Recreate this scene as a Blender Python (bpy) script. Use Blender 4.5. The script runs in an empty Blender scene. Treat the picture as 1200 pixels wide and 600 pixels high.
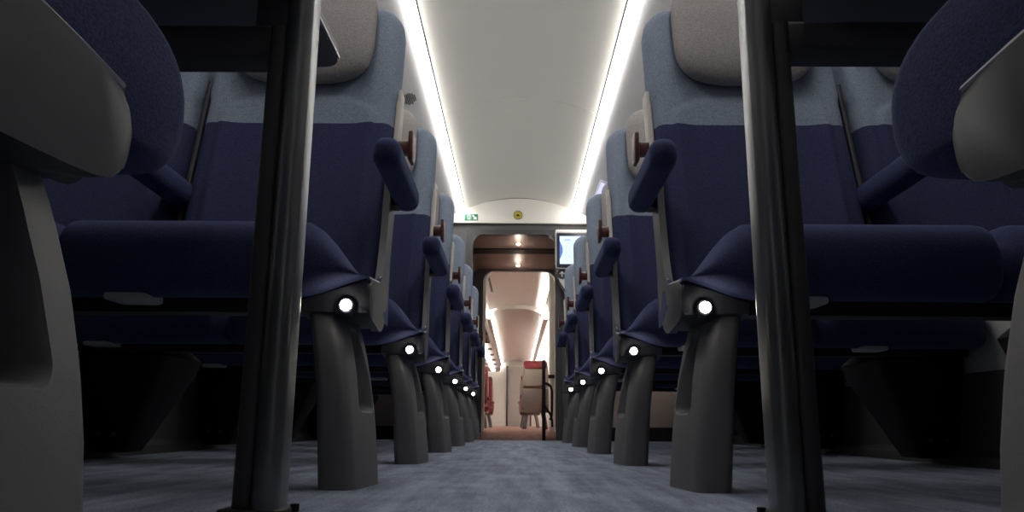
import bpy, bmesh, math, random
from mathutils import Vector, Matrix
random.seed(7)
S = bpy.context.scene
COL = S.collection
PI = math.pi

# ------------------------------------------------------------------ materials
def new_mat(name):
    m = bpy.data.materials.new(name); m.use_nodes = True
    nt = m.node_tree; b = nt.nodes['Principled BSDF']
    return m, nt, b

def node(nt, t, **kw):
    n = nt.nodes.new(t)
    for k, v in kw.items():
        setattr(n, k, v)
    return n

def plain(name, col, rough=0.5, metal=0.0, noise=0.06, scale=60, bump=0.0, bscale=400, spec=0.5):
    """solid colour with a faint procedural mottling and an optional fine grain"""
    m, nt, b = new_mat(name)
    tc = node(nt, 'ShaderNodeTexCoord')
    nz = node(nt, 'ShaderNodeTexNoise'); nz.inputs['Scale'].default_value = scale; nz.inputs['Detail'].default_value = 3
    nt.links.new(tc.outputs['Object'], nz.inputs['Vector'])
    mx = node(nt, 'ShaderNodeMix', data_type='RGBA')
    mx.inputs['A'].default_value = (*[c*(1-noise) for c in col], 1)
    mx.inputs['B'].default_value = (*[min(1, c*(1+noise)) for c in col], 1)
    nt.links.new(nz.outputs['Fac'], mx.inputs['Factor'])
    nt.links.new(mx.outputs['Result'], b.inputs['Base Color'])
    b.inputs['Roughness'].default_value = rough
    b.inputs['Metallic'].default_value = metal
    b.inputs['Specular IOR Level'].default_value = spec
    if bump:
        n2 = node(nt, 'ShaderNodeTexNoise'); n2.inputs['Scale'].default_value = bscale; n2.inputs['Detail'].default_value = 2
        nt.links.new(tc.outputs['Object'], n2.inputs['Vector'])
        bp = node(nt, 'ShaderNodeBump'); bp.inputs['Strength'].default_value = bump; bp.inputs['Distance'].default_value = 0.002
        nt.links.new(n2.outputs['Fac'], bp.inputs['Height'])
        nt.links.new(bp.outputs['Normal'], b.inputs['Normal'])
    return m

def heather(nt, tc, col, amt, scale=(330, 330, 520)):
    """woven heather colour: fine noise between a darker and a lighter thread"""
    mp = node(nt, 'ShaderNodeMapping'); mp.inputs['Scale'].default_value = scale
    nt.links.new(tc.outputs['Object'], mp.inputs['Vector'])
    nz = node(nt, 'ShaderNodeTexNoise'); nz.inputs['Scale'].default_value = 1.0; nz.inputs['Detail'].default_value = 2
    nt.links.new(mp.outputs['Vector'], nz.inputs['Vector'])
    rp = node(nt, 'ShaderNodeValToRGB')
    rp.color_ramp.elements[0].position = 0.3; rp.color_ramp.elements[1].position = 0.7
    rp.color_ramp.elements[0].color = (*[c*(1-amt) for c in col], 1)
    rp.color_ramp.elements[1].color = (*[c*(1+amt) for c in col], 1)
    nt.links.new(nz.outputs['Fac'], rp.inputs['Fac'])
    return rp.outputs['Color'], nz.outputs['Fac']

def fabric(name, col, amt=0.25, sheen=0.3, tint=(0.4, 0.5, 0.9), split=None, col2=None):
    m, nt, b = new_mat(name)
    tc = node(nt, 'ShaderNodeTexCoord')
    c, h = heather(nt, tc, col, amt)
    if split is not None:
        c2, h2 = heather(nt, tc, col2, 0.38, (330, 330, 620))
        sx = node(nt, 'ShaderNodeSeparateXYZ'); nt.links.new(tc.outputs['Object'], sx.inputs[0])
        gt = node(nt, 'ShaderNodeMath', operation='GREATER_THAN'); gt.inputs[1].default_value = split
        nt.links.new(sx.outputs['Z'], gt.inputs[0])
        mx = node(nt, 'ShaderNodeMix', data_type='RGBA')
        nt.links.new(gt.outputs[0], mx.inputs['Factor']); nt.links.new(c, mx.inputs['A']); nt.links.new(c2, mx.inputs['B'])
        c = mx.outputs['Result']
    nt.links.new(c, b.inputs['Base Color'])
    b.inputs['Roughness'].default_value = 0.9
    b.inputs['Specular IOR Level'].default_value = 0.15
    b.inputs['Sheen Weight'].default_value = sheen
    b.inputs['Sheen Roughness'].default_value = 0.45
    b.inputs['Sheen Tint'].default_value = (*tint, 1)
    bp = node(nt, 'ShaderNodeBump'); bp.inputs['Strength'].default_value = 0.35; bp.inputs['Distance'].default_value = 0.0015
    nt.links.new(h, bp.inputs['Height']); nt.links.new(bp.outputs['Normal'], b.inputs['Normal'])
    return m

def carpet(name, col, streak, col_b):
    m, nt, b = new_mat(name)
    tc = node(nt, 'ShaderNodeTexCoord')
    mp = node(nt, 'ShaderNodeMapping'); mp.inputs['Scale'].default_value = (streak, 2.2, 1)
    nt.links.new(tc.outputs['Object'], mp.inputs['Vector'])
    n1 = node(nt, 'ShaderNodeTexNoise'); n1.inputs['Scale'].default_value = 1; n1.inputs['Detail'].default_value = 5; n1.inputs['Roughness'].default_value = 0.65
    nt.links.new(mp.outputs['Vector'], n1.inputs['Vector'])
    n2 = node(nt, 'ShaderNodeTexNoise'); n2.inputs['Scale'].default_value = 260; n2.inputs['Detail'].default_value = 3
    nt.links.new(tc.outputs['Object'], n2.inputs['Vector'])
    n3 = node(nt, 'ShaderNodeTexNoise'); n3.inputs['Scale'].default_value = 9; n3.inputs['Detail'].default_value = 4
    nt.links.new(tc.outputs['Object'], n3.inputs['Vector'])
    r1 = node(nt, 'ShaderNodeValToRGB')
    r1.color_ramp.elements[0].position = 0.32; r1.color_ramp.elements[1].position = 0.68
    r1.color_ramp.elements[0].color = (*col, 1); r1.color_ramp.elements[1].color = (*col_b, 1)
    ad = node(nt, 'ShaderNodeMath', operation='ADD'); nt.links.new(n1.outputs['Fac'], ad.inputs[0])
    ml = node(nt, 'ShaderNodeMath', operation='MULTIPLY_ADD'); ml.inputs[1].default_value = 0.9; ml.inputs[2].default_value = -0.45
    nt.links.new(n2.outputs['Fac'], ml.inputs[0]); nt.links.new(ml.outputs[0], ad.inputs[1])
    ad2 = node(nt, 'ShaderNodeMath', operation='MULTIPLY_ADD'); ad2.inputs[1].default_value = 0.5; 
    nt.links.new(n3.outputs['Fac'], ad2.inputs[0]); nt.links.new(ad.outputs[0], ad2.inputs[2])
    sb = node(nt, 'ShaderNodeMath', operation='SUBTRACT'); sb.inputs[1].default_value = 0.25
    nt.links.new(ad2.outputs[0], sb.inputs[0])
    nt.links.new(sb.outputs[0], r1.inputs['Fac'])
    nt.links.new(r1.outputs['Color'], b.inputs['Base Color'])
    b.inputs['Roughness'].default_value = 0.95; b.inputs['Specular IOR Level'].default_value = 0.1
    b.inputs['Sheen Weight'].default_value = 0.15
    bp = node(nt, 'ShaderNodeBump'); bp.inputs['Strength'].default_value = 0.5; bp.inputs['Distance'].default_value = 0.003
    nt.links.new(n2.outputs['Fac'], bp.inputs['Height']); nt.links.new(bp.outputs['Normal'], b.inputs['Normal'])
    return m

def emit(name, col, strength, base=(0.8, 0.8, 0.8)):
    m, nt, b = new_mat(name)
    b.inputs['Base Color'].default_value = (*base, 1)
    b.inputs['Emission Color'].default_value = (*col, 1)
    b.inputs['Emission Strength'].default_value = strength
    return m

NAVY = (0.037, 0.045, 0.108)
BLUEGREY = (0.235, 0.28, 0.36)
M = {
 'navy': fabric('navy_plush', NAVY, 0.34, 0.18, (0.35, 0.45, 0.9)),
 'back': fabric('navy_and_bluegrey_weave', (0.040, 0.047, 0.110), 0.36, 0.10, (0.35, 0.45, 0.9), 0.848, BLUEGREY),
 'head': fabric('taupe_weave', (0.33, 0.308, 0.306), 0.3, 0.1, (0.9, 0.85, 0.85)),
 'leg': plain('grey_cast_metal', (0.132, 0.132, 0.139), 0.5, 0.0, 0.08, 40, 0.12, 700),
 'shell': plain('grey_shell_plastic', (0.044, 0.046, 0.058), 0.5, 0, 0.08, 50, 0.05, 900),
 'pipe': plain('pale_piping', (0.42, 0.43, 0.48), 0.5),
 'pan': plain('black_pan_plastic', (0.012, 0.012, 0.014), 0.6),
 'black': plain('black_plastic', (0.009, 0.009, 0.010), 0.6, spec=0.25),
 'beige': plain('beige_shell_plastic', (0.50, 0.47, 0.43), 0.45),
 'maroon': plain('maroon_lacquer', (0.075, 0.016, 0.014), 0.35),
 'tab': plain('pale_grey_pull', (0.42, 0.42, 0.42), 0.5),
 'steel': plain('grey_satin_steel', (0.17, 0.175, 0.18), 0.28, 0.75, 0.05, 30, 0.05, 300),
 'darksteel': plain('dark_satin_steel', (0.05, 0.05, 0.053), 0.45, 0.3),
 'tabletop': plain('dark_table_laminate', (0.13, 0.13, 0.135), 0.5),
 'alu': plain('aluminium_edge', (0.55, 0.55, 0.55), 0.35, 0.8),
 'carpet': carpet('bluegrey_carpet', (0.12, 0.148, 0.215), 22, (0.33, 0.375, 0.475)),
 'red_carpet': carpet('red_carpet', (0.17, 0.075, 0.062), 12, (0.30, 0.14, 0.12)),
 'ceil': plain('ceiling_panel_paint', (0.82, 0.80, 0.745), 0.55, 0, 0.015, 6),
 'sidepanel': plain('side_ceiling_paint', (0.52, 0.52, 0.525), 0.5, 0, 0.02, 6),
 'wall': plain('pale_wall_panel', (0.55, 0.55, 0.54), 0.55, 0, 0.03, 5),
 'duct': plain('dark_wall_duct', (0.05, 0.051, 0.055), 0.55, 0, 0.1, 20),
 'cream': plain('cream_panel', (0.80, 0.775, 0.73), 0.5, 0, 0.02, 5),
 'portal': plain('dark_portal_lining', (0.055, 0.056, 0.06), 0.4, 0, 0.06, 12),
 'brown': plain('brown_brushed_lintel', (0.24, 0.175, 0.15), 0.42, 0.3, 0.1, 14),
 'greybeam': plain('grey_beam_paint', (0.11, 0.11, 0.112), 0.45),
 'kick': plain('beige_partition', (0.42, 0.32, 0.27), 0.6, 0, 0.06, 8),
 'line': plain('dark_joint_seal', (0.03, 0.03, 0.03), 0.7),
 'strip': emit('light_diffuser', (1.0, 0.965, 0.915), 14.0),
 'lens': emit('foot_light_glow', (1.0, 0.93, 0.8), 32.0),
 'down': emit('downlight_glow', (1.0, 0.88, 0.72), 12.0),
 'fillstrip': emit('added_warm_strip_glow', (1.0, 0.96, 0.90), 170.0),  # glow of the strips added to light the next carriage
 'fillstrip_near': emit('added_warm_strip_glow_near', (1.0, 0.955, 0.89), 420.0),
 'screen': emit('screen_image', (0.62, 0.80, 1.0), 1.1, (0.02, 0.02, 0.02)),
 'screen_blue': emit('screen_blue', (0.10, 0.24, 0.85), 0.7, (0.02, 0.02, 0.02)),
 'screen_mid': emit('screen_pale_ring', (0.47, 0.58, 0.92), 0.9, (0.02, 0.02, 0.02)),
 'screen_ink': emit('screen_ink', (0.12, 0.16, 0.42), 0.6, (0.02, 0.02, 0.02)),
 'violet': emit('violet_display_glow', (0.36, 0.36, 1.0), 1.6, (0.05, 0.05, 0.05)),
 'green': plain('sign_green', (0.0, 0.23, 0.11), 0.5),
 'white': plain('sign_white', (0.82, 0.82, 0.80), 0.5),
 'yellow': plain('sign_yellow', (0.72, 0.60, 0.05), 0.5),
 'ink': plain('sign_black', (0.015, 0.015, 0.015), 0.5),
 'signgrey': plain('sign_charcoal', (0.035, 0.035, 0.04), 0.5),
 'red': fabric('red_leather', (0.17, 0.032, 0.036), 0.1, 0.05, (1, .7, .7)),
 'greyback': plain('taupe_seat_shell', (0.33, 0.29, 0.26), 0.45),
 'greyback_dark': plain('brown_grey_seat_shell', (0.09, 0.075, 0.07), 0.4),
 'pale_yellow': plain('pale_yellow_notice', (0.80, 0.68, 0.36), 0.4),
 'door': plain('grey_door_paint', (0.42, 0.39, 0.36), 0.5),
}
# frosted glass for the end panel of the far luggage rack
gm, gnt, gb = new_mat('frosted_glass'); gb.inputs['Base Color'].default_value = (0.9, 0.9, 0.86, 1)
gb.inputs['Transmission Weight'].default_value = 0.85; gb.inputs['Roughness'].default_value = 0.25; M['glass'] = gm

# ------------------------------------------------------------------ mesh helpers
def link(name, bm, mat, parent=None, smooth=35, mats=None):
    me = bpy.data.meshes.new(name)
    bmesh.ops.recalc_face_normals(bm, faces=bm.faces[:])
    bm.to_mesh(me); bm.free()
    if mats:
        for q in mats: me.materials.append(q)
    else:
        me.materials.append(mat)
    if smooth:
        me.shade_smooth(); me.set_sharp_from_angle(angle=math.radians(smooth))
    o = bpy.data.objects.new(name, me); COL.objects.link(o)
    if parent: o.parent = parent
    return o

def loft(bm, rings, closed=True, caps=True, mi=0):
    vs = [[bm.verts.new(p) for p in r] for r in rings]
    n = len(vs[0])
    for a, b in zip(vs, vs[1:]):
        for i in range(n if closed else n-1):
            j = (i+1) % n
            f = bm.faces.new((a[i], a[j], b[j], b[i])); f.material_index = mi
    if caps:
        for r in (vs[0], vs[-1]):
            f = bm.faces.new(r); f.material_index = mi
    return vs

def rrect(w0, w1, h0, h1, r, k=4):
    """rounded rectangle outline, counter-clockwise, as (a, b) pairs"""
    r = min(r, (w1-w0)/2*0.999, (h1-h0)/2*0.999)
    out = []
    for cx, cy, a0 in ((w1-r, h1-r, 0), (w0+r, h1-r, 90), (w0+r, h0+r, 180), (w1-r, h0+r, 270)):
        for i in range(k+1):
            a = math.radians(a0 + 90*i/k); out.append((cx+r*math.cos(a), cy+r*math.sin(a)))
    return out

def box(bm, x0, x1, y0, y1, z0, z1, bev=0.0, seg=2, mi=0):
    vs = [bm.verts.new((x, y, z)) for z in (z0, z1) for y in (y0, y1) for x in (x0, x1)]
    fs = [bm.faces.new([vs[i] for i in q]) for q in ((0,2,3,1),(4,5,7,6),(0,1,5,4),(2,6,7,3),(0,4,6,2),(1,3,7,5))]
    for f in fs: f.material_index = mi
    if bev:
        es = list({e for f in fs for e in f.edges})
        r = bmesh.ops.bevel(bm, geom=es, offset=bev, segments=seg, affect='EDGES', profile=0.5)
        for f in r['faces']: f.material_index = mi

def B(x0, x1, y0, y1, z0, z1, bev=0.0, seg=2):
    bm = bmesh.new(); box(bm, x0, x1, y0, y1, z0, z1, bev, seg); return bm

def prism(bm, outline, axis, a0, a1, bev=0.0, mi=0):
    """extrude an outline of (p, q) pairs along axis; pairs fill the two other axes in xyz order"""
    def P(p, q, t): return (t, p, q) if axis == 'x' else (p, t, q) if axis == 'y' else (p, q, t)
    v0 = [bm.verts.new(P(p, q, a0)) for p, q in outline]; v1 = [bm.verts.new(P(p, q, a1)) for p, q in outline]
    n = len(outline); fs = []
    caps = [bm.faces.new(v0), bm.faces.new(list(reversed(v1)))]
    for i in range(n): fs.append(bm.faces.new((v0[i], v0[(i+1) % n], v1[(i+1) % n], v1[i])))
    for f in fs+caps: f.material_index = mi
    if bev:
        es = list({e for f in caps for e in f.edges})
        r = bmesh.ops.bevel(bm, geom=es, offset=bev, segments=2, affect='EDGES', profile=0.5)
        for f in r['faces']: f.material_index = mi

def tube(bm, path, r, k=10, mi=0):
    path = [Vector(p) for p in path]; rings = []
    up = Vector((0.13, 0.21, 0.97)).normalized()
    for i, p in enumerate(path):
        t = (path[min(i+1, len(path)-1)] - path[max(i-1, 0)]).normalized()
        s = t.cross(up)
        if s.length < 1e-3: s = t.cross(Vector((1, 0, 0)))
        s.normalize(); n = s.cross(t)
        rr = r[i] if isinstance(r, (list, tuple)) else r
        rings.append([p + s*rr*math.cos(2*PI*j/k) + n*rr*math.sin(2*PI*j/k) for j in range(k)])
    loft(bm, rings, True, True, mi)

def disc(bm, c, r, axis='y', th=0.002, k=24, mi=0):
    prism(bm, [((c[0] if axis != 'x' else c[1]) + r*math.cos(2*PI*i/k), (c[2] if axis != 'z' else c[1]) + r*math.sin(2*PI*i/k)) for i in range(k)],
          axis, *( (c[1]-th/2, c[1]+th/2) if axis == 'y' else (c[2]-th/2, c[2]+th/2) if axis == 'z' else (c[0]-th/2, c[0]+th/2)), mi=mi)

def tag(o, label, cat, group=None):
    o['label'] = label; o['category'] = cat
    if group: o['group'] = group
    return o

def thing(name, label, cat, loc=(0, 0, 0), group=None):
    o = bpy.data.objects.new(name, None); COL.objects.link(o); o.location = loc; o.empty_display_size = 0.1
    return tag(o, label, cat, group)

def struct(name, bm, mat, smooth=35, parent=None, mats=None):
    o = link(name, bm, mat, parent, smooth, mats); 
    if not parent: o['kind'] = 'structure'
    return o

def copy_tree(o, parent=None, loc=None, rot=None):
    c = o.copy(); COL.objects.link(c)
    if parent:
        c.parent = parent; c.matrix_parent_inverse = o.matrix_parent_inverse.copy()
    if loc is not None: c.location = loc
    if rot is not None: c.rotation_euler = (0, 0, rot)
    for ch in list(o.children): copy_tree(ch, c)
    return c

def smoothstep(a, b, x):
    t = max(0.0, min(1.0, (x-a)/(b-a))); return t*t*(3-2*t)

def flare(bm, s, amt=0.036, u1=0.45):
    """the aisle side of the seat widens from the knees towards the backrest"""
    for v in bm.verts:
        u = abs(v.co.x)
        if u < u1:
            v.co.x += s*amt*(1-(max(0, u-0.30))/(u1-0.30))*smoothstep(0.06, 0.50, v.co.y)

# ------------------------------------------------------------------ the double seat
# local frame: x = side * u (u = distance from the aisle's middle), y = 0 at the cushion's front tip, seat looks to -y
SPLIT = 0.848
def face_y(z):                      # front surface of the backrest
    return 0.415 + (z-0.45)*0.235

def cushion_bm(s, u0, u1, slope0, slope1, fall=0.105, floor=0.334, rise=0.036, recede=0.045):
    """bull-nosed cushion between u0 and u1; slope0 / slope1 = width of the falling bolster on each end"""
    bm = bmesh.new(); rings = []
    N = 34
    ts = [0.5-0.5*math.cos(PI*i/N) for i in range(N+1)]
    for t in ts:
        u = u0 + (u1-u0)*t
        a = smoothstep(0, slope0, u-u0); b = smoothstep(0, slope1, u1-u)
        e0 = min(1, (u-u0)/0.03); e1 = min(1, (u1-u)/0.03)
        e = math.sqrt(max(0, 1-(1-min(e0, e1))**2))        # end rounding
        drop0 = fall if slope0 > 0.06 else 0.03
        drop1 = 0.105 if slope1 > 0.06 else 0.03
        top = 0.481 - drop0*(1-a)**1.15 - drop1*(1-b)**1.15
        bot = floor + 0.012*(1-e) + (rise*(1-smoothstep(0.0, 0.14, u-u0)) if u0 < 0.5 else 0)
        top = top - 0.010*(1-e)
        tip = 0.0 + 0.035*(1-e) + (recede if u0 < 0.5 else 0.02)*(1-a) + 0.02*(1-b)
        back = 0.50
        ring = []
        h = top-bot
        # front nose: superellipse quarter arcs, upper one longer than the lower
        zc = bot + h*0.46
        K = 9
        for i in range(K+1):                              # bottom of the nose up to the tip
            an = PI/2*(1-i/K)
            ring.append((s*u, tip+0.075*(1-math.cos(an)**0.75) if i < K else tip, zc-(zc-bot)*math.sin(an)**0.8 if i < K else zc))
        for i in range(1, K+1):
            an = PI/2*i/K
            ring.append((s*u, tip+0.12*(1-math.cos(an)**0.8), zc+(top-zc)*math.sin(an)**0.8))
        for i in range(1, 9):
            f = i/8
            y = tip+0.12 + (back-tip-0.12)*f
            ring.append((s*u, y, top - 0.030*math.sin(f*PI/2)))
        ring.append((s*u, back, bot+0.095)); ring.append((s*u, back-0.02, bot+0.075))
        for i in range(1, 4):
            ring.append((s*u, back-0.02-(back-0.02-tip-0.075)*i/4, bot+0.075*(1-i/4)))
        rings.append(ring)
    loft(bm, rings)
    if u0 < 0.5: flare(bm, s, 0.034)
    return bm

def backrest_bm(s, uc):
    """upholstered backrest with side bolsters and a raised arched centre panel"""
    bm = bmesh.new()
    z0, z1 = 0.40, 1.232
    NZ, NU = 90, 56
    rings = []
    for i in range(NZ+1):
        t = i/NZ
        z = z0 + (z1-z0)*t
        w = 0.2405 + 0.0055*smoothstep(0.915, 0.945, z)
        R = 0.085
        if z > z1-R:
            d = (z-(z1-R))/R
            w -= R*(1-math.sqrt(max(0, 1-d*d)))*0.98
            th = 0.075*math.sqrt(max(0.02, 1-max(0, (z-(z1-0.04))/0.041)**2))
        else: th = 0.075
        ring = []
        for j in range(NU+1):
            q = -1+2*j/NU
            uu = q*w
            # front surface: bolsters come forward, rounded edge, raised inner panel
            y = face_y(z) - 0.014*smoothstep(0.13, 0.20, abs(uu)) + 0.0
            edge = max(0, (abs(q)-0.88)/0.12)
            y += 0.040*(1-math.sqrt(max(0, 1-edge*edge)))
            ph = 0.197
            if abs(uu) < ph:
                ztop = 0.862 + 0.078*max(0, 1-(abs(uu)/ph)**2.6)**0.5
                inside = min((ph-abs(uu))/0.007, (ztop-z)/0.008)
            else: inside = -1
            y -= 0.010*smoothstep(0.0, 1.0, inside)
            if z > z1-0.04: y += 0.03*(1-math.sqrt(max(0, 1-((z-(z1-0.04))/0.0405)**2)))
            ring.append((s*(uc+uu), y, z))
        for j in range(NU, -1, -8):
            q = -1+2*j/NU
            ring.append((s*(uc+q*w*0.985), face_y(z)+0.035+th*0.5, z))
        rings.append(ring)
    loft(bm, rings)
    return bm

def headrest_bm(s, uc):
    bm = bmesh.new(); rings = []
    z0, z1, w = 0.962, 1.30, 0.178
    NZ = 26
    for i in range(NZ+1):
        f = -math.cos(PI*i/NZ)                      # -1..1
        zz = (z0+z1)/2 + (z1-z0)/2*f
        ww = w*(1-abs(f)**4.2)**(1/3.2) if abs(f) < 1 else 0.0
        ww = max(ww, 0.02)
        dd = 0.047*(max(0, 1-abs(f)**3.0))**0.5 + 0.004
        yc = face_y(zz) + 0.003
        ring = []
        K = 40
        for j in range(K):
            a = 2*PI*j/K
            ca, sa = math.cos(a), math.sin(a)
            x = ww*math.copysign(abs(ca)**0.55, ca); y = dd*math.copysign(abs(sa)**0.7, sa)
            y -= 0.010*(abs(x)/w)**2                # wings curve slightly forward
            ring.append((s*(uc+x), yc+y-0.028, zz))
        rings.append(ring)
    loft(bm, rings)
    return bm

def rear_shell_bm(s, ua, ub):
    bm = bmesh.new(); rings = []
    for i in range(25):
        z = 0.43 + (1.16-0.43)*i/24
        k = smoothstep(1.07, 1.16, z)
        a, b = ua+0.03*k, ub-0.03*k
        f = face_y(z)
        low = 1-smoothstep(0.43, 0.55, z)
        rings.append([(s*p, q, z) for p, q in rrect(a, b, f+0.060, f+0.118-0.03*low, 0.02, 3)])
    loft(bm, rings)
    return bm

def trim_bm(s, ua, z0, z1, w=0.0125):
    """upright trim on the aisle edge of the backrest"""
    bm = bmesh.new(); rings = []
    for i in range(17):
        z = z0+(z1-z0)*i/16; f = face_y(z)
        rings.append([(s*p, q, z) for p, q in rrect(ua, ua+w, f+0.020, f+0.075, 0.004, 2)])
    loft(bm, rings)
    return bm

def armrest_bm(s, u, tip_y, end_y, zt):
    bm = bmesh.new(); rings = []
    N = 22
    for i in range(N+1):
        t = i/N
        y = tip_y+(end_y-tip_y)*(0.5-0.5*math.cos(PI*t))
        e = min(1, (y-tip_y)/0.035); r = math.sqrt(max(0.004, 1-(1-e)**2))
        e2 = min(1, (end_y-y)/0.015); r *= math.sqrt(max(0.02, 1-(1-e2)**2))
        hw, hh = 0.029*r, 0.030*r
        zc = zt-0.030 - 0.012*t
        rings.append([(s*(u+p), y, zc+q) for p, q in rrect(-hw, hw, -hh*1.15, hh, 0.024*r, 4)])
    loft(bm, rings)
    return bm

def side_shell_bm(s):
    """grey moulded side of the seat: rises along the backrest, sweeps forward and tucks under the cushion's nose"""
    bm = bmesh.new()
    top = [(0.080, 0.352), (0.094, 0.367), (0.14, 0.379), (0.21, 0.389), (0.29, 0.405), (0.345, 0.430), (0.385, 0.475), (0.415, 0.54), (0.440, 0.62), (0.458, 0.70)]
    bot = [(0.515, 0.70), (0.50, 0.58), (0.49, 0.46), (0.47, 0.375), (0.42, 0.325), (0.34, 0.305), (0.24, 0.300), (0.145, 0.300), (0.097, 0.306), (0.082, 0.322)]
    ctl = top+bot; out = []
    for i in range(len(ctl)):                    # Catmull-Rom through the control points
        p0, p1, p2, p3 = (ctl[(i+j-1) % len(ctl)] for j in range(4))
        sub = 1 if i in (len(top)-1,) else 4
        for j in range(sub):
            q = j/sub
            out.append(tuple(0.5*(2*b + (c-a)*q + (2*a-5*b+4*c-d)*q*q + (3*b-a-3*c+d)*q**3) for a, b, c, d in zip(p0, p1, p2, p3)))
    prism(bm, out, 'x', s*0.284, s*0.300, bev=0.003)
    # nose that wraps under the front corner of the cushion
    rings = []
    us = [0.290, 0.305, 0.325, 0.345, 0.365, 0.385, 0.402, 0.412]
    for u in us:
        f = (u-0.29)/(0.412-0.29)
        tz = 0.378 - 0.034*f**1.2
        yf = 0.070 + 0.010*f
        yf += 0.010
        rings.append([(s*u, yf, tz-0.012), (s*u, yf+0.008, tz), (s*u, 0.28, tz), (s*u, 0.40, tz), (s*u, 0.40, 0.318),
                      (s*u, 0.28, 0.304), (s*u, 0.14, 0.300+0.006*f), (s*u, yf+0.006, 0.310+0.004*f)])
    loft(bm, rings)
    flare(bm, s)
    return bm

def piping_bm(s):
    bm = bmesh.new()
    pts = [(0.288, 0.470, 0.70), (0.288, 0.455, 0.62), (0.288, 0.430, 0.54), (0.288, 0.395, 0.475), (0.288, 0.350, 0.428), (0.288, 0.29, 0.402),
           (0.287, 0.21, 0.390), (0.287, 0.14, 0.380), (0.289, 0.090, 0.375), (0.308, 0.080, 0.377), (0.34, 0.081, 0.368), (0.37, 0.083, 0.357), (0.40, 0.087, 0.346)]
    tube(bm, [(s*u, y, z) for u, y, z in pts], 0.0028, 6)
    flare(bm, s)
    return bm

def leg_bm(s):
    """leaning cast pedestal leg with a rounded slot recessed in its aisle face"""
    Z = [0.0, 0.05, 0.1, 0.15, 0.2, 0.25, 0.29, 0.32, 0.342]
    yf = [0.062, 0.063, 0.064, 0.068, 0.075, 0.086, 0.098, 0.110, 0.120]
    yb = [0.222, 0.222, 0.223, 0.225, 0.228, 0.233, 0.238, 0.244, 0.250]
    ui = [0.294, 0.298, 0.303, 0.310, 0.319, 0.331, 0.343, 0.354, 0.363]
    uo = [0.358, 0.362, 0.366, 0.371, 0.378, 0.388, 0.398, 0.406, 0.412]
    def lerp(T, z):
        for i in range(len(Z)-1):
            if z <= Z[i+1]: k = (z-Z[i])/(Z[i+1]-Z[i]); return T[i]+(T[i+1]-T[i])*k
        return T[-1]
    bm = bmesh.new(); rings = []
    for i in range(25):
        z = Z[-1]*i/24
        a, b, c, d = lerp(yf, z), lerp(yb, z), lerp(ui, z), lerp(uo, z)
        ring = []
        for p, q in rrect(c, d, a, b, 0.018, 5):
            k = (q-a)/(b-a)
            p -= 0.020*k*(1-(p-c)/(d-c))          # aisle face turns outwards to the rear
            ring.append((s*p, q, z))
        rings.append(ring)
    loft(bm, rings)
    leg = link('pedestal_leg', bm, M['leg'], None, 40)
    # slot cutter
    out = []
    for cx, cz, r, a0 in ((0.186, 0.150, 0.016, 270), (0.180, 0.268, 0.014, 0), (0.164, 0.268, 0.014, 90), (0.140, 0.150, 0.016, 180)):
        for i in range(6):
            an = math.radians(a0+90*i/5); out.append((cx+r*math.cos(an), cz+r*math.sin(an)*(1 if cz < 0.2 else 1.6)))
    bm = bmesh.new()
    def slot_ring(du, grow):
        return [(s*(lerp(ui, z)-0.02*(y-0.065)/0.16+du), 0.166+(y-0.166)*grow, 0.21+(z-0.21)*(1+(grow-1)*0.4)) for y, z in out]
    loft(bm, [slot_ring(-0.05, 1.22), slot_ring(-0.003, 1.12), slot_ring(0.006, 1.0), slot_ring(0.034, 0.92)])
    cut = link('cutter', bm, M['leg'], None, 40)
    md = leg.modifiers.new('slot', 'BOOLEAN'); md.operation = 'DIFFERENCE'; md.object = cut; md.solver = 'EXACT'
    dg = bpy.context.evaluated_depsgraph_get(); dg.update()
    me = bpy.data.meshes.new_from_object(leg.evaluated_get(dg))
    leg.modifiers.clear(); leg.data = me
    me.shade_smooth(); me.set_sharp_from_angle(angle=math.radians(40))
    bpy.data.objects.remove(cut)
    return leg

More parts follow.
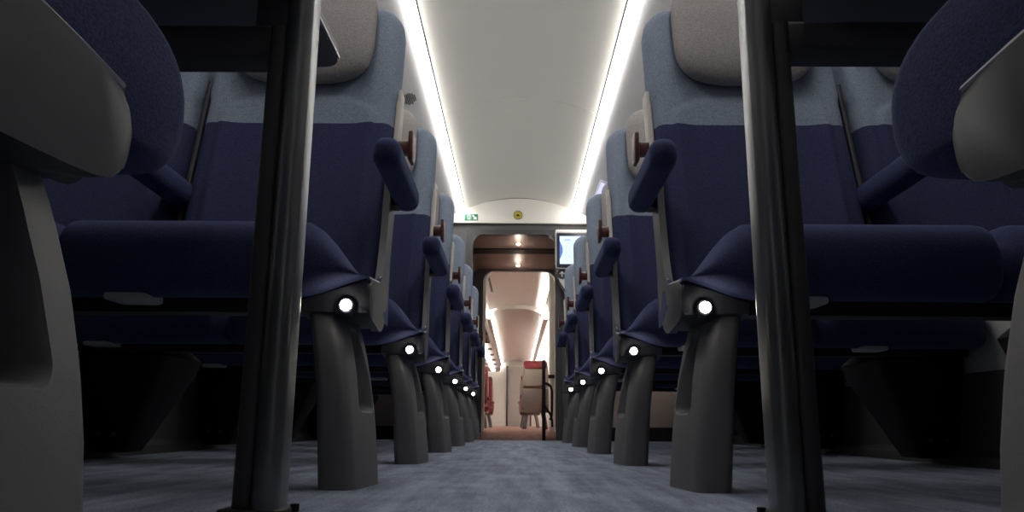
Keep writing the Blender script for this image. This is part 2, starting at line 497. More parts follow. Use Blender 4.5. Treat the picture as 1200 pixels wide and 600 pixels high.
def make_seat(s, label, group):
    t = thing('double_train_seat', label, 'train seat', (0, 0, 0), group)
    link('seat_cushion', cushion_bm(s, 0.287, 0.852, 0.125, 0.035), M['navy'], t, 60)
    link('seat_cushion', cushion_bm(s, 0.855, 1.338, 0.035, 0.06), M['navy'], t, 60)
    for uc in (0.571, 1.083):
        link('backrest', backrest_bm(s, uc), M['back'], t, 60)
        h = link('headrest', headrest_bm(s, uc), M['head'], t, 60)
        link('rear_shell', rear_shell_bm(s, uc-0.236, uc+0.236), M['shell'], t, 40)
    # edge trim: beige above, dark below, and the strip between the two backrests
    link('upper_edge_trim', trim_bm(s, 0.3185, 0.765, 0.965), M['beige'], t)
    link('lower_edge_trim', trim_bm(s, 0.3205, 0.50, 0.762, 0.006), M['shell'], t)
    link('divider_strip', trim_bm(s, 0.8205, 0.44, 0.99), M['shell'], t)
    # aisle armrest and the one between the seats
    link('armrest', armrest_bm(s, 0.287, 0.175, 0.525, 0.697), M['navy'], t, 60)
    bm = bmesh.new(); box(bm, *sorted((s*0.300, s*0.325)), 0.47, 0.525, 0.625, 0.66, 0.008); link('armrest_bracket', bm, M['black'], t)
    link('armrest', armrest_bm(s, 0.827, 0.20, 0.52, 0.69), M['navy'], t, 60)
    # grab handle on the shoulder of the backrest: stem with an upright end plate
    bm = bmesh.new()
    yy = face_y(0.80)+0.045
    box(bm, *sorted((s*0.288, s*0.326)), yy-0.014, yy+0.014, 0.780, 0.815, 0.006, 2)
    box(bm, *sorted((s*0.280, s*0.292)), yy-0.026, yy+0.026, 0.760, 0.838, 0.005, 2)
    link('grab_handle', bm, M['maroon'], t)
    sh = link('side_shell', side_shell_bm(s), M['shell'], t, 40)
    link('piping', piping_bm(s), M['pipe'], sh)
    # pan under the cushions, its cross beam and the pull tabs
    bm = bmesh.new(); prism(bm, [(0.13, 0.316), (0.13, 0.344), (0.46, 0.415), (0.46, 0.392), (0.20, 0.318)], 'x', s*0.36, s*1.33, bev=0.004)
    link('seat_pan', bm, M['pan'], t)
    for uc in (0.571, 1.083):
        x = s*uc-(0.07 if s > 0 else 0.145)
        bm = bmesh.new()
        out = rrect(x-0.040, x+0.040, 0.040, 0.12, 0.014, 3)
        prism(bm, out, 'z', 0.326, 0.341, bev=0.004)
        link('pull_tab', bm, M['tab'], t)
    leg = leg_bm(s); leg.parent = t
    # foot light under the front corner of the shell
    bm = bmesh.new(); tube(bm, [(s*0.326, 0.0755, 0.322), (s*0.326, 0.0765, 0.322), (s*0.326, 0.078, 0.322), (s*0.326, 0.14, 0.318)], [0.0115, 0.0135, 0.0145, 0.0145], 18)
    hl = link('foot_light', bm, M['shell'], t)
    bm = bmesh.new(); tube(bm, [(s*0.326, 0.0717, 0.322), (s*0.326, 0.0745, 0.322)], 0.0102, 18)
    link('light_lens', bm, M['lens'], hl)
    # tapered black bracket that carries the seat at the wall
    bm = bmesh.new(); rings = []
    for z, ua, ub, ya, yb in ((0.02, 1.21, 1.335, 0.24, 0.37), (0.06, 1.19, 1.337, 0.225, 0.385), (0.15, 1.15, 1.338, 0.20, 0.42), (0.26, 1.095, 1.338, 0.17, 0.45), (0.31, 1.08, 1.338, 0.165, 0.46), (0.345, 1.12, 1.338, 0.20, 0.45), (0.385, 1.20, 1.338, 0.33, 0.45)):
        rings.append([(s*p, q, z) for p, q in rrect(ua, ub, ya, yb, 0.02, 3)])
    loft(bm, rings)
    br = link('wall_bracket', bm, M['black'], t)
    for q in (1.235, 1.285):
        bm = bmesh.new(); disc(bm, (s*q, 0.222, 0.075), 0.007, 'y', 0.014, 10); link('bolt', bm, M['steel'], br)
    return t

PITCH = 0.85; TIP = 1.288
ordinal = ['nearest', 'second', 'third', 'fourth', 'fifth', 'sixth']
def far_label(side, i):
    if i == 0: return 'navy double train seat facing us just behind the %s table' % side
    last = (side == 'left' and i == 5) or (side == 'right' and i == 4)
    if last: return 'hindmost navy double train seat on the %s side of the aisle, closest to the doorway' % side
    return 'navy double train seat facing us, %s row back from the %s table' % (ordinal[i], side)
GS = 'double train seats along the aisle'
left = make_seat(-1, far_label('left', 0), GS); left.location = (0, TIP, 0)
right = make_seat(1, far_label('right', 0), GS); right.location = (0, TIP, 0)
for i in range(1, 6):
    c = copy_tree(left, None, (0, TIP+PITCH*i, 0)); c['label'] = far_label('left', i)
for i in range(1, 5):
    c = copy_tree(right, None, (0, TIP+PITCH*i, 0)); c['label'] = far_label('right', i)
# the two nearest seats look away from us, towards the tables
NEAR = 0.592
for src, side in ((right, 'left'), (left, 'right')):
    c = copy_tree(src, None, (0, NEAR, 0), PI)
    c['label'] = 'navy double seat facing away from us, cut off by the %s edge of the photo' % side
    # these two have their cushions slid forward and tilted down
    sg = 1 if src == right else -1
    for ch in c.children:
        kind = ch.name.split('.')[0]
        if kind == 'seat_cushion':
            ch.location = (0, -0.040, -0.012)
            if min(abs(v.co.x) for v in ch.data.vertices) < 0.4:
                tmp = link('seat_cushion', cushion_bm(sg, 0.292, 0.852, 0.125, 0.035, 0.045, 0.315, 0.0, 0.02), M['navy'], None, 60)
                ch.data = tmp.data; bpy.data.objects.remove(tmp)
        elif kind in ('side_shell', 'foot_light'):
            ch.location = (0, 0.018, -0.035)
            for q in ch.children:
                if q.name.startswith('light_lens'):       # switched off on these two
                    q.data = q.data.copy(); q.data.materials[0] = M['tab']

# ------------------------------------------------------------------ tables
def make_table(s, label, edge, bz0, bz1, yfar):
    t = thing('bay_table', label, 'table', (0, 0, 0), 'tables between facing seats')
    yc = 1.025
    # top
    bm = bmesh.new(); prism(bm, rrect(*sorted((s*edge, s*1.335)), 0.77, yfar, 0.03, 4), 'z', 0.742, 0.772, bev=0.004)
    tp = link('table_top', bm, M['tabletop'], t)
    bm = bmesh.new(); box(bm, *sorted((s*(edge-0.004), s*(edge+0.001))), 0.80, yfar-0.03, 0.744, 0.750, 0.0015)
    box(bm, *sorted((s*(edge+0.03), s*1.33)), yfar-0.0005, yfar+0.0035, 0.744, 0.750, 0.0015)
    link('edge_strip', bm, M['alu'], tp)
    # aisle leg: round-fronted tube
    bm = bmesh.new()
    prism(bm, rrect(*sorted((s*0.316, s*0.353)), yc-0.032, yc+0.032, 0.017, 6), 'z', 0.004, 0.742)
    link('leg', bm, M['steel'], t, 50)
    # bent inner frame: upright behind the leg turning into a cross beam to the wall
    bm = bmesh.new()
    prism(bm, rrect(*sorted((s*0.350, s*0.378)), yc-0.024, yc+0.030, 0.010, 3), 'z', 0.004, bz1)
    link('inner_upright', bm, M['darksteel'], t, 50)
    bm = bmesh.new()
    prism(bm, rrect(yc-0.028, yc+0.032, bz0, bz1, 0.007, 3), 'x', s*0.374, s*1.36)
    # gusset
    box(bm, *sorted((s*0.352, s*0.40)), yc-0.020, yc+0.024, bz1-0.002, 0.744, 0.004)
    box(bm, *sorted((s*0.96, s*1.30)), yc-0.020, yc+0.024, bz1-0.002, 0.744, 0.004)
    link('cross_beam', bm, M['darksteel'], t, 40)
    bm = bmesh.new(); prism(bm, rrect(*sorted((s*0.306, s*0.392)), yc-0.040, yc+0.040, 0.016, 4), 'z', 0.0, 0.006, bev=0.002)
    link('base_plate', bm, M['darksteel'], t)
    bm = bmesh.new(); prism(bm, [(s*0.304+0.006*math.cos(PI/3*i), yc+0.01+0.006*math.sin(PI/3*i)) for i in range(6)], 'z', 0.0, 0.010, bev=0.001)
    link('bolt', bm, M['black'], t)
    return t
make_table(-1, 'dark bay table with round steel leg on the left of the aisle', 0.336, 0.627, 0.676, 1.268)
make_table(1, 'dark bay table with round steel leg on the right of the aisle', 0.405, 0.640, 0.686, 1.222)

# ------------------------------------------------------------------ carriage shell
BULK = 6.45
Y0 = -0.35
WX = 1.345
# floor: blue carpet, dipping a few centimetres towards the doorway
bm = bmesh.new()
prof = [(Y0, 0), (5.35, 0), (6.35, -0.045), (6.43, -0.047)]
loft(bm, [[(-WX-0.05, y, z), (WX+0.05, y, z), (WX+0.05, y, z-0.05), (-WX-0.05, y, z-0.05)] for y, z in prof])
struct('floor', bm, M['carpet'])
# walls with a dark heater duct at the foot
for s, nm in ((-1, 'left'), (1, 'right')):
    bm = B(*sorted((s*WX, s*(WX+0.05))), Y0, BULK, 0.0, 2.09); struct('wall_%s' % nm, bm, M['wall'])
    bm = bmesh.new()
    prism(bm, [(s*(WX-0.002), -0.03), (s*(WX-0.040), -0.03), (s*(WX-0.040), 0.03), (s*(WX-0.018), 0.05), (s*(WX-0.018), 0.262), (s*(WX-0.008), 0.27), (s*(WX-0.002), 0.27)], 'y', Y0, BULK-0.01)
    struct('baseboard_%s' % nm, bm, M['duct'])
bm = B(-WX-0.05, WX+0.05, Y0-0.05, Y0, 0, 2.10); struct('wall_back', bm, M['wall'])  # added unseen wall, blocks light coming from behind the camera

# ceiling: arched centre panel between two light strips, sloping side panels
SX, SZ = 0.47, 1.945
def arch(x): return SZ + 0.105*(1-(x/SX)**2)
def arch_panel(y0, y1, dz=0.0):
    bm = bmesh.new(); rings = []
    n = 40
    low = [(-SX+2*SX*i/n, arch(-SX+2*SX*i/n)+dz) for i in range(n+1)]
    out = low + [(x, z+0.03) for x, z in reversed(low)]
    loft(bm, [[(x, y, z) for x, z in out] for y in (y0, y0+0.006, y1-0.006, y1)])
    return bm
struct('ceiling', arch_panel(Y0, 4.295), M['ceil'])
struct('ceiling_panel', arch_panel(4.301, BULK), M['ceil'])
bm = bmesh.new(); n = 30
low = [(-SX+2*SX*i/n, arch(-SX+2*SX*i/n)+0.004) for i in range(n+1)]
loft(bm, [[(x, y, z) for x, z in low + [(x, z+0.02) for x, z in reversed(low)]] for y in (4.293, 4.303)]); struct('trim_1', bm, M['ceil'])
k = 2
for s, nm in ((-1, 'left'), (1, 'right')):
    # dark joint beside the strip
    bm = bmesh.new(); prism(bm, [(s*0.466, 1.9445), (s*0.472, 1.9405), (s*0.472, 1.96), (s*0.466, 1.96)], 'y', Y0, BULK); struct('trim_%d' % k, bm, M['line']); k += 1
    # sloping side panel, joint, luggage shelf front and shelf
    bm = bmesh.new()
    out = [(s*0.527, 1.929), (s*0.540, 1.926), (s*0.70, 1.868), (s*0.80, 1.818), (s*0.86, 1.770), (s*0.875, 1.745), (s*0.89, 1.745), (s*0.89, 1.79), (s*0.80, 1.86), (s*0.70, 1.905), (s*0.527, 1.97)]
    prism(bm, out, 'y', Y0, BULK); struct('ceiling_side_%s' % nm, bm, M['sidepanel'], 40)
    bm = B(*sorted((s*0.878, s*WX)), Y0, BULK, 1.752, 1.775, 0.004); struct('ceiling_shelf_%s' % nm, bm, M['sidepanel'])
    bm = bmesh.new(); prism(bm, [(s*0.700, 1.8672), (s*0.703, 1.8658), (s*0.703, 1.88), (s*0.700, 1.88)], 'y', Y0, BULK-0.01); struct('trim_%d' % k, bm, M['line']); k += 1
bm = B(-WX-0.05, WX+0.05, Y0, BULK, 2.085, 2.12); struct('ceiling_roof', bm, M['sidepanel'])
for s, nm in ((-1, 'left'), (1, 'right')):
    bm = bmesh.new()
    prism(bm, [(s*0.473, 1.958), (s*0.4735, 1.925), (s*0.477, 1.917), (s*0.485, 1.912), (s*0.506, 1.912), (s*0.515, 1.916), (s*0.521, 1.923), (s*0.524, 1.933), (s*0.525, 1.958)], 'y', 0.45, BULK-0.01)
    o = link('strip_light', bm, M['strip']); tag(o, 'long white light strip running along the %s edge of the ceiling' % nm, 'light', 'ceiling light strips')

# speaker holes in the left side panel
t = bmesh.new()
for i in range(-3, 4):
    for j in range(-4, 5):
        if (i/3.4)**2+(j/4.4)**2 < 1:
            x = 0.624+i*0.010; z = 1.926-(x-0.540)*0.3625
            y = 3.97+j*0.016+(i % 2)*0.008
            disc(t, (-x, y, z-0.0012), 0.0042, 'z', 0.004, 8)
o = link('speaker_grille', t, M['ink']); tag(o, 'small round patch of dark speaker holes in the left ceiling panel', 'speaker')
# violet display on the right side panel
t = thing('reservation_display', 'small glowing violet display on the right ceiling panel near the doorway', 'display')
sl = 0.067/0.165
bm = bmesh.new()
prism(bm, [(0.610, 1.935-0.075*sl-0.001), (0.700, 1.935-0.165*sl-0.001), (0.700, 1.935-0.165*sl-0.010), (0.610, 1.935-0.075*sl-0.010)], 'y', 5.42, 5.86, bev=0.002)
link('display_case', bm, M['sidepanel'], t)
bm = bmesh.new()
prism(bm, [(0.618, 1.935-0.083*sl-0.009), (0.692, 1.935-0.157*sl-0.009), (0.692, 1.935-0.157*sl-0.013), (0.618, 1.935-0.083*sl-0.013)], 'y', 5.45, 5.83)
link('display_panel', bm, M['violet'], t)

# ------------------------------------------------------------------ end of the saloon
def wall_with_opening(name, y0, y1, x0, x1, z0, z1, ox0, ox1, oz0, oz1, r, mat, kind=True):
    """a wall slab with a doorway whose upper corners are rounded"""
    bm = bmesh.new()
    hole = [(ox0, oz0)]
    for i in range(9):
        a = PI - PI/2*i/8; hole.append((ox0+r+r*math.cos(a), oz1-r+r*math.sin(a)))
    for i in range(9):
        a = PI/2 - PI/2*i/8; hole.append((ox1-r+r*math.cos(a), oz1-r+r*math.sin(a)))
    hole.append((ox1, oz0))
    out = [(x0, oz0), (x0, z1), (x1, z1), (x1, oz0)]
    poly = [(x0, oz0)] + hole + [(x1, oz0), (x1, z1), (x0, z1)]
    prism(bm, poly, 'y', y0, y1)
    return bm
BF = BULK-0.005
# lower cover under the arched ceiling
bm = bmesh.new(); n = 30
top = [(-0.52+1.04*i/n, SZ-0.012 + 0.117*(1-((-0.52+1.04*i/n)/0.52)**2)) for i in range(n+1)]
prism(bm, [(-0.62, 1.822), *[(-0.585, 1.90)], *top, (0.585, 1.90), (0.62, 1.822)], 'y', BULK-0.05, BULK+0.02, bev=0.003)
o = struct('trim_%d' % k, bm, M['cream']); k += 1
bm = bmesh.new()
for a, b in zip(top, top[1:]):
    pass
tube(bm, [(x, BULK-0.052, z) for x, z in top], 0.0035, 6); struct('trim_%d' % k, bm, M['line']); k += 1
struct('wall_end', wall_with_opening('w', BULK, BULK+0.06, -WX-0.05, WX+0.05, 0, 2.12, -0.405, 0.325, -0.05, 1.735, 0.10, M['greybeam']), M['greybeam'])
# beige partitions low on the end wall, black foot below
for s, nm in ((-1, 'left'), (1, 'right')):
    a0 = 0.62
    KY = BULK if s < 0 else 6.295
    bm = bmesh.new(); box(bm, *sorted((s*a0, s*1.02)), KY-0.03, KY+0.01, 0.085, 0.60, 0.012); box(bm, *sorted((s*1.03, s*1.33)), KY-0.03, KY+0.01, 0.085, 0.60, 0.012)
    struct('wall_panel_%s' % nm, bm, M['kick'])
    bm = B(*sorted((s*0.47, s*1.33)), KY-0.035, KY+0.01, -0.03, 0.085); struct('baseboard_end_%s' % nm, bm, M['black'])
# black frame of the doorway
bm = wall_with_opening('f', BULK-0.02, BULK+0.05, -0.455, 0.375, 0, 1.772, -0.398, 0.318, -0.04, 1.728, 0.085, None); struct('door_1', bm, M['portal'])
bm = B(-0.40, 0.32, BULK-0.035, BULK+0.02, -0.07, -0.045); struct('trim_%d' % k, bm, M['beige']); k += 1

# emergency exit sign: two green squares, white figure in a doorway and a white arrow
YS = BULK-0.0515
t = thing('exit_sign', 'green emergency exit sign with white figure and arrow on the cover above the doorway', 'sign', (-0.415, YS, 1.873))
bm = bmesh.new(); box(bm, -0.058, 0.058, -0.003, 0.001, -0.028, 0.028, 0.0); link('sign_plate', bm, M['green'], t)
bm = bmesh.new()
box(bm, -0.032, -0.008, -0.0045, -0.003, -0.022, 0.022)
box(bm, -0.002, 0.000, -0.0045, -0.003, -0.028, 0.028)
link('doorway_symbol', bm, M['white'], t)
bm = bmesh.new()
disc(bm, (-0.020, -0.0052, 0.013), 0.0045, 'y', 0.0012, 10)
prism(bm, [(-0.024, -0.002), (-0.026, 0.007), (-0.017, 0.008), (-0.013, 0.001), (-0.016, -0.004), (-0.013, -0.017), (-0.017, -0.018), (-0.021, -0.006), (-0.029, -0.015), (-0.031, -0.011)], 'y', -0.0058, -0.0045)
link('figure_symbol', bm, M['green'], t)
bm = bmesh.new()
prism(bm, [(0.012, 0.020), (0.018, 0.022), (0.038, -0.002), (0.046, 0.010), (0.050, -0.022), (0.018, -0.018), (0.029, -0.010), (0.010, 0.012)], 'y', -0.0048, -0.003)
link('arrow_symbol', bm, M['white'], t)
# yellow round camera sign
t = thing('camera_sign', 'round yellow and black pictogram sticker above the middle of the doorway', 'sign', (-0.005, YS, 1.895))
bm = bmesh.new(); disc(bm, (0, -0.001, 0), 0.040, 'y', 0.003, 32); link('black_ring', bm, M['ink'], t)
bm = bmesh.new(); disc(bm, (0, -0.0028, 0), 0.0345, 'y', 0.001, 32); link('yellow_field', bm, M['yellow'], t)
bm = bmesh.new()
n = 28
for i in range(n):
    a0, a1 = 2*PI*i/n, 2*PI*(i+1)/n
    vs = [bm.verts.new((r*math.cos(a), -0.0036, r*math.sin(a))) for r, a in ((0.026, a0), (0.026, a1), (0.022, a1), (0.022, a0))]
    bm.faces.new(vs)
prism(bm, rrect(-0.014, 0.014, -0.013, 0.003, 0.003, 2), 'y', -0.0040, -0.0033)
prism(bm, rrect(-0.009, 0.009, 0.001, 0.009, 0.003, 2), 'y', -0.0040, -0.0033)
link('camera_symbol', bm, M['ink'], t)

# right partition carrying the information screen
PY = 6.30
bm = bmesh.new()
out = [(0.318, 1.735), (0.322, 1.742), (1.33, 1.742), (1.33, 0.0), (0.46, 0.0), (0.455, 1.00), (0.44, 1.12), (0.40, 1.21), (0.352, 1.28), (0.325, 1.35), (0.318, 1.43)]
prism(bm, out, 'y', PY, PY+0.10, bev=0.006)
struct('wall_partition', bm, M['cream'])
bm = bmesh.new(); tube(bm, [(x-0.004, PY-0.002, z) for x, z in [(0.456, 0.0), (0.452, 1.00), (0.438, 1.12), (0.398, 1.21), (0.350, 1.28), (0.322, 1.35), (0.315, 1.43)]], 0.006, 6); struct('trim_%d' % k, bm, M['portal']); k += 1
t = thing('information_screen', 'lit information screen in a dark bezel right of the doorway', 'screen', (0.62, PY-0.003, 1.552))
bm = bmesh.new(); prism(bm, rrect(-0.305, 0.305, -0.162, 0.162, 0.018, 4), 'y', -0.030, 0.002, bev=0.004); link('casing', bm, M['beige'], t)
bm = bmesh.new(); prism(bm, rrect(-0.295, 0.295, -0.150, 0.150, 0.010, 4), 'y', -0.034, -0.028, bev=0.002); link('bezel', bm, plain('navy_black_bezel', (0.012, 0.014, 0.045), 0.3), t)
bm = bmesh.new(); prism(bm, rrect(-0.270, 0.270, -0.120, 0.122, 0.002, 1), 'y', -0.0352, -0.0335); pn = link('display_panel', bm, M['screen'], t)
bm = bmesh.new()
arc = [(-0.270, -0.082)] + [(-0.270+0.026*math.sin(PI*i/12), -0.08+0.16*i/12) for i in range(13)] + [(-0.270, 0.082)]
prism(bm, arc, 'y', -0.0360, -0.0351); link('blue_edge_graphic', bm, M['screen_blue'], pn)
for r in (0.060, 0.085):
    n = 40; bm = bmesh.new()
    vi = [bm.verts.new((-0.13+(r-0.004)*math.cos(2*PI*i/n), -0.0358, 0.005+(r-0.004)*math.sin(2*PI*i/n))) for i in range(n)]
    vo = [bm.verts.new((-0.13+r*math.cos(2*PI*i/n), -0.0358, 0.005+r*math.sin(2*PI*i/n))) for i in range(n)]
    for i in range(n): bm.faces.new((vi[i], vi[(i+1) % n], vo[(i+1) % n], vo[i]))
    link('ring_graphic', bm, M['screen_mid'], pn)
n = 24; bm = bmesh.new()
bm.faces.new([bm.verts.new((-0.205+0.030*math.cos(2*PI*i/n), -0.0358, 0.088+0.009*math.sin(2*PI*i/n))) for i in range(n)])
link('oval_graphic', bm, M['screen_mid'], pn)
bm = bmesh.new()
for x, z, w, h in ((-0.085, -0.020, 0.012, 0.020), (-0.075, 0.010, 0.010, 0.026), (-0.055, 0.030, 0.010, 0.018), (-0.060, -0.004, 0.016, 0.012), (-0.030, 0.008, 0.010, 0.030), (-0.035, -0.032, 0.014, 0.010)):
    x -= 0.07; prism(bm, [(x, z), (x+w*0.7, z), (x+w, z+h), (x+w*0.3, z+h)], 'y', -0.0360, -0.0352)
link('script_graphic', bm, M['screen_ink'], pn)
t = thing('arrow_sign', 'charcoal round sign with a white up arrow below the information screen', 'sign', (0.370, PY-0.001, 1.352))
bm = bmesh.new(); disc(bm, (0, -0.001, 0), 0.043, 'y', 0.004, 32); link('sign_disc', bm, M['signgrey'], t)
bm = bmesh.new(); prism(bm, [(-0.004, -0.024), (0.004, -0.024), (0.004, 0.010), (0.016, -0.003), (0.021, 0.003), (0, 0.025), (-0.021, 0.003), (-0.016, -0.003), (-0.004, 0.010)], 'y', -0.0045, -0.0025); link('arrow_symbol', bm, M['white'], t)

# ------------------------------------------------------------------ vestibule
V0, V1 = BULK+0.05, 8.05
bm = bmesh.new()
loft(bm, [[(-0.62, y, z), (0.62, y, z), (0.62, y, z-0.05), (-0.62, y, z-0.05)] for y, z in ((V0-0.06, -0.050), (6.62, -0.046), (8.2, 0.033), (23.2, 0.033))])
# widen beyond the second doorway
struct('floor_red', bm, M['red_carpet'])
bm = bmesh.new(); box(bm, -1.4, -0.61, V1, 23.2, -0.02, 0.033); box(bm, 0.61, 1.4, V1, 23.2, -0.02, 0.033); struct('floor_sides', bm, M['red_carpet'])
for s, nm in ((-1, 'left'), (1, 'right')):
    bm = B(*sorted((s*0.50, s*0.62)), V0, V1, -0.06, 1.80); struct('wall_vestibule_%s' % nm, bm, M['portal'])
# brushed brown ceiling in two panels, black track between, rounded into the sides
def lintel(y0, y1, z0, z1):
    bm = bmesh.new(); 
    x0, x1 = -0.50, 0.50
    prof = [(x0, z1-0.10)] + [(x0+0.10-0.10*math.cos(PI/2*i/6), z1-0.10+0.10*math.sin(PI/2*i/6)) for i in range(1, 7)] + [(x1-0.10+0.10*math.sin(PI/2*i/6), z1-0.10+0.10*math.cos(PI/2*i/6)) for i in range(7)]
    out = prof + [(x1, z1+0.04), (x0, z1+0.04)]
    prism(bm, out, 'y', y0, y1); return bm
struct('ceiling_vestibule', lintel(V0, 7.02, 0, 1.738), M['brown'], 40)
struct('ceiling_vestibule_inner', lintel(7.22, 8.0, 0, 1.738), M['brown'], 40)
struct('trim_%d' % k, lintel(7.02, 7.22, 0, 1.730), M['black'], 40); k += 1
for i, (yy, lab) in enumerate(((6.80, 'round downlight in the brown doorway ceiling, nearer of the two'), (7.78, 'round downlight in the brown doorway ceiling, farther of the two'))):
    t = thing('downlight', lab, 'light', (0.0, yy, 1.738), 'vestibule downlights')
    bm = bmesh.new(); tube(bm, [(0, 0, 0.004), (0, 0, -0.006)], 0.027, 20); link('bezel_ring', bm, M['alu'], t)
    bm = bmesh.new(); tube(bm, [(0, 0, -0.004), (0, 0, -0.016)], [0.020, 0.017], 20); link('light_lens', bm, M['down'], t)
    ld = bpy.data.lights.new('downlight_lamp', 'POINT'); ld.energy = 0.8; ld.color = (1, 0.86, 0.72); ld.shadow_soft_size = 0.03
    lo = bpy.data.objects.new('downlight_lamp', ld); COL.objects.link(lo); lo.parent = t; lo.location = (0, 0, -0.10)
# second doorway: cream wall with a black rounded rubber edge
bm = wall_with_opening('w2', V1, V1+0.10, -1.40, 1.40, 0, 2.10, -0.345, 0.40, -0.03, 1.735, 0.13, None); struct('wall_gangway', bm, M['cream'])
bm = wall_with_opening('f2', V1-0.045, V1+0.02, -0.50, 0.50, 0, 1.79, -0.372, 0.405, -0.03, 1.722, 0.12, None); struct('door_2', bm, M['portal'])

# low black grab post with a loop handle, right of the doorway's middle
t = thing('grab_post', 'low black post with a curved loop handle at the right of the doorway', 'post', (0.225, 6.66, -0.045))
bm = bmesh.new(); prism(bm, rrect(-0.013, 0.016, -0.03, 0.03, 0.006, 3), 'z', 0.0, 0.70, bev=0.004); link('post', bm, M['black'], t)
bm = bmesh.new(); prism(bm, rrect(-0.035, 0.045, -0.05, 0.05, 0.01, 3), 'z', -0.003, 0.012, bev=0.003); link('base_plate', bm, M['black'], t)
bm = bmesh.new(); tube(bm, [(0.012, 0, 0.50), (0.035, 0, 0.495), (0.062, 0, 0.475), (0.072, 0, 0.44), (0.072, 0, 0.28), (0.068, 0, 0.22), (0.055, 0, 0.19)], 0.011, 10)
tube(bm, [(0.012, 0, 0.305), (0.03, 0, 0.28), (0.06, 0, 0.235), (0.072, 0, 0.19), (0.074, 0, 0.13)], 0.010, 10); link('loop_handle', bm, M['black'], t)

# ------------------------------------------------------------------ next carriage
NC0, NC1 = V1+0.10, 23.0
bm = bmesh.new(); n = 30
def barrel(y0, y1, w0, w1, zt, h):
    b = bmesh.new()
    low = []
    for i in range(n+1):
        q = -1+2*i/n; x = (w0+w1)/2+q*(w1-w0)/2
        low.append((x, zt-h*q*q))
    loft(b, [[(x, y, z) for x, z in low+[(x, z+0.04) for x, z in reversed(low)]] for y in (y0, y1)])
    return b
struct('ceiling_next', barrel(NC0, 12.3, -0.46, 0.62, 2.015, 0.11), M['cream'])
struct('ceiling_next_far', barrel(12.3, NC1, -0.44, 0.42, 1.955, 0.10), M['cream'])
bm = B(-1.45, 1.45, NC0, NC1, 2.065, 2.10); struct('ceiling_next_roof', bm, M['cream'])
bm = B(-0.6, 0.62, 12.28, 12.32, 1.945, 2.065); struct('trim_%d' % k, bm, M['cream']); k += 1
for s, nm in ((-1, 'left'), (1, 'right')):
    bm = B(*sorted((s*1.40, s*1.45)), NC0, NC1, 0, 2.08); struct('wall_next_%s' % nm, bm, M['cream'])
# far end wall with a grey sliding door
bm = B(-1.4, 1.4, NC1, NC1+0.05, 0.03, 2.08); struct('wall_far', bm, M['cream'])
bm = bmesh.new(); box(bm, -0.24, 0.40, NC1-0.04, NC1, 0.035, 1.78, 0.01); struct('door_3', bm, M['door'])
bm = bmesh.new(); box(bm, -0.30, -0.245, NC1-0.06, NC1, 0.035, 1.80, 0.005); box(bm, 0.40, 0.455, NC1-0.06, NC1, 0.035, 1.80, 0.005); struct('trim_%d' % k, bm, M['portal']); k += 1
# light strips and troughs added to brighten the next carriage's ceiling
for x, lab in ((-0.475, 'left'), (0.47, 'right')):
    a = 8.3 if x < 0 else 9.3
    q = bmesh.new(); e = math.copysign(1, x)
    prism(q, [(x-0.03*e, 1.788), (x+0.05*e, 1.788), (x+0.05*e, 1.798), (x-0.024*e, 1.798), (x-0.034*e, 1.838), (x-0.040*e, 1.838)], 'y', 12.35, NC1-0.1)
    prism(q, [(x-0.03*e, 1.888), (x+0.05*e, 1.888), (x+0.05*e, 1.898), (x-0.024*e, 1.898), (x-0.034*e, 1.936), (x-0.040*e, 1.936)], 'y', a, 12.25)
    struct('trim_%d' % k, q, M['cream']); k += 1
    for z, y0, y1, mm, part in ((1.90, a, 12.25, 'fillstrip_near', 'near'), (1.80, 12.35, NC1-0.1, 'fillstrip', 'rear')):
        bm = bmesh.new(); prism(bm, [(x-0.02, z), (x+0.02, z), (x+0.02, z+0.015), (x-0.02, z+0.015)], 'y', y0, y1)
        o = link('strip_light', bm, M[mm]); tag(o, 'added thin warm light strip at the %s edge of the far carriage ceiling, %s stretch' % (lab, part), 'light', 'added far carriage light strips')
# cream partition on the right just inside the next carriage
bm = bmesh.new(); prism(bm, rrect(0.365, 1.39, 8.75, 8.85, 0.03, 4), 'z', 0.033, 1.86); struct('wall_next_partition', bm, M['cream'])
bm = B(0.355, 1.39, 8.73, 8.75, 0.62, 0.66); struct('trim_%d' % k, bm, M['ink']); k += 1

# luggage rack along the left, seen through the doorway
t = thing('luggage_rack', 'long beige luggage rack along the left of the far carriage', 'rack', (0, 0, 0))
bm = bmesh.new(); prism(bm, [(-1.39, 1.66), (-0.60, 1.60), (-0.50, 1.62), (-0.47, 1.70), (-0.50, 1.78), (-0.52, 1.78), (-0.50, 1.70), (-0.60, 1.65), (-1.39, 1.70)], 'y', 11.0, NC1-0.3)
link('shelf', bm, M['greyback'], t, 40)
for i in range(8):
    bm = bmesh.new(); box(bm, -1.35, -0.50, 11.4+i*1.35, 11.44+i*1.35, 1.57, 1.612, 0.004); link('rib', bm, M['greyback_dark'], t)
bm = bmesh.new(); box(bm, -0.69, -0.60, 14.4, 21.5, 1.545, 1.585, 0.004); link('reading_light', bm, emit('rack_light_glow', (1, 0.95, 0.9), 14), t)
bm = bmesh.new(); prism(bm, rrect(-0.58, -0.47, 1.40, 1.70, 0.03, 4), 'y', 10.99, 11.002, bev=0.002); np_ = link('notice_panel', bm, M['pale_yellow'], t); np_['label'] = 'pale yellow glazed notice panel at the near end'
bm = bmesh.new(); pts = rrect(-0.55, -0.49, 1.435, 1.655, 0.02, 4); tube(bm, [(x, 10.988, z) for x, z in pts+[pts[0]]], 0.004, 6); link('outline_symbol', bm, M['white'], np_)
t = thing('door_closer', 'slim silver bracket high at the left corner of the second doorway', 'bracket', (-0.30, 8.172, 1.60))
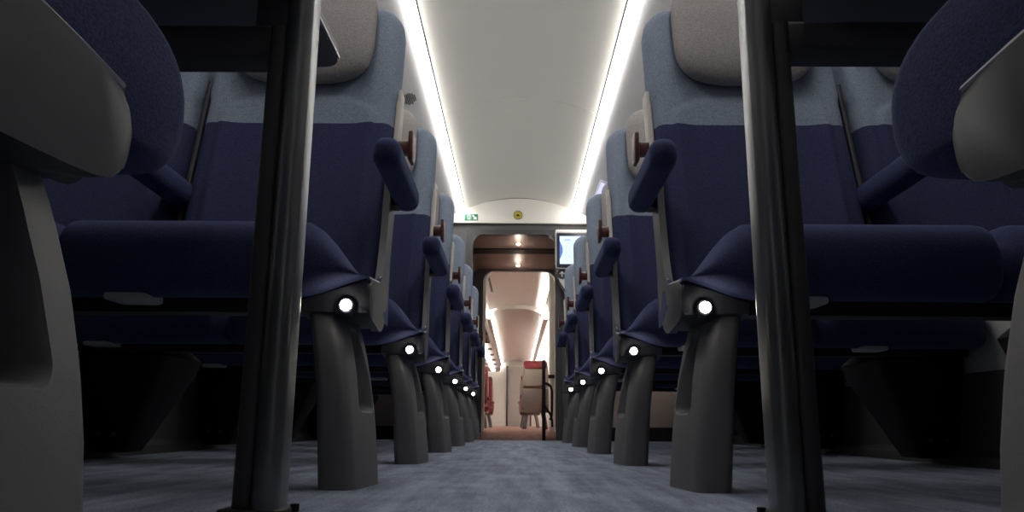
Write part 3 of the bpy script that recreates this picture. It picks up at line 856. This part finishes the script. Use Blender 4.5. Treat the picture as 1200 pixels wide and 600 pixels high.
bm = bmesh.new(); prism(bm, [(-0.035, 0.085), (-0.045, 0.16), (-0.012, 0.16), (-0.012, 0.085), (0.035, -0.085), (0.005, -0.085)], 'y', -0.02, 0.02, bev=0.004); link('arm', bm, M['alu'], t)
bm = bmesh.new(); prism(bm, [(-0.017, 0.065), (-0.010, 0.065), (0.024, -0.07), (0.017, -0.07)], 'y', -0.026, -0.019); link('slot', bm, M['black'], t)

# red seats with taupe shells (built looking to +y, i.e. away from us)
def make_red_seat(label, w=0.46):
    t = thing('red_train_seat', label, 'train seat', (0, 0, 0), 'red seats in the far carriage')
    bm = bmesh.new(); rings = []
    for i in range(21):
        f = i/20; z = 0.28+0.76*f
        hw = w/2*(1-0.10*f**3)
        rings.append([(p, q, z) for p, q in rrect(-hw, hw, -0.12-0.10*f+0.07*(1-f)**2, -0.06-0.10*f+0.07*(1-f)**2, 0.025, 3)])
    loft(bm, rings); sh = link('back_shell', bm, M['greyback'], t, 40)
    bm = bmesh.new(); box(bm, -w/2+0.02, w/2-0.02, -0.195, -0.10, 0.27, 0.66, 0.012); link('rear_pocket', bm, M['greyback_dark'], sh)
    bm = bmesh.new(); box(bm, -w/2+0.05, w/2-0.05, -0.232, -0.17, 0.70, 0.985, 0.012); link('folded_table', bm, M['greyback'], sh)
    bm = bmesh.new(); box(bm, -w/2+0.03, w/2-0.03, -0.155, -0.03, 0.36, 1.03, 0.03, 3); link('backrest', bm, M['red'], t)
    bm = bmesh.new(); box(bm, -w/2+0.03, w/2-0.03, -0.23, -0.10, 0.98, 1.13, 0.045, 4); link('headrest', bm, M['red'], t)
    bm = bmesh.new(); box(bm, -w/2, w/2, -0.08, 0.40, 0.30, 0.42, 0.04, 3); link('seat_cushion', bm, M['red'], t)
    for q in (-1, 1):
        bm = bmesh.new(); box(bm, q*w/2-0.025, q*w/2+0.025, -0.05, 0.30, 0.52, 0.57, 0.015); box(bm, q*w/2-0.012, q*w/2+0.012, -0.06, 0.0, 0.36, 0.53, 0.004); link('armrest', bm, M['red'], t)
    bm = bmesh.new(); rings = []
    for i in range(13):
        f = i/12; z = 0.31*f; off = 0.06*f**1.6
        rings.append([(-w/2+0.05+off+p, q+0.10, z) for p, q in rrect(-0.035, 0.035, -0.10, 0.10, 0.02, 3)])
    loft(bm, rings); link('pedestal_leg', bm, M['leg'], t)
    bm = bmesh.new(); rings = []
    for i in range(13):
        f = i/12; z = 0.31*f; off = 0.06*f**1.6
        rings.append([(w/2-0.05-off+p, q+0.10, z) for p, q in rrect(-0.035, 0.035, -0.10, 0.10, 0.02, 3)])
    loft(bm, rings); link('pedestal_leg', bm, M['leg'], t)
    return t
FZ = 0.033
rs = make_red_seat('red headrest seat seen from its taupe back, right of the far aisle'); rs.location = (0.275, 11.5, FZ); rs.scale = (0.88, 0.88, 0.88)
c = copy_tree(rs, None, (0.26, 15.0, FZ), 0); c['label'] = 'red seat peeking out behind the taupe backed seat, right of the far aisle'
for i, yy in enumerate((10.2, 12.6, 15.2)):
    c = copy_tree(rs, None, (-0.66, yy, FZ), PI)
    c['label'] = ('first', 'second', 'third')[i] + ' red seat from the doorway on the left of the far carriage'

# ------------------------------------------------------------------ light, camera
w = bpy.data.worlds.new('World'); S.world = w; w.use_nodes = True
w.node_tree.nodes['Background'].inputs['Color'].default_value = (0.5, 0.6, 0.8, 1)
w.node_tree.nodes['Background'].inputs['Strength'].default_value = 0.02

cam_d = bpy.data.cameras.new('Camera'); cam = bpy.data.objects.new('Camera', cam_d); COL.objects.link(cam)
f, pitch, yaw, roll = 888.05, 0.2175, -0.006, 0.0071
cam_d.sensor_fit = 'HORIZONTAL'; cam_d.sensor_width = 36.0; cam_d.lens = f*36.0/1200.0
cam_d.clip_start = 0.01; cam_d.clip_end = 100
cy, sy = math.cos(yaw), math.sin(yaw)
fw = Vector((sy*math.cos(pitch), cy*math.cos(pitch), math.sin(pitch)))
rt = Vector((cy, -sy, 0.0)); up = rt.cross(fw)
# roll: image axes turned clockwise by roll
r2 = rt*math.cos(roll) + up*math.sin(roll); u2 = up*math.cos(roll) - rt*math.sin(roll)
cam.matrix_world = Matrix(((r2.x, u2.x, -fw.x, -0.0165), (r2.y, u2.y, -fw.y, 0.0), (r2.z, u2.z, -fw.z, 0.114), (0, 0, 0, 1)))
S.camera = cam
vs = S.view_settings
vs.view_transform = 'Standard'; vs.look = 'None'; vs.gamma = 1.0; vs.use_curve_mapping = False
vs.exposure = 0.3
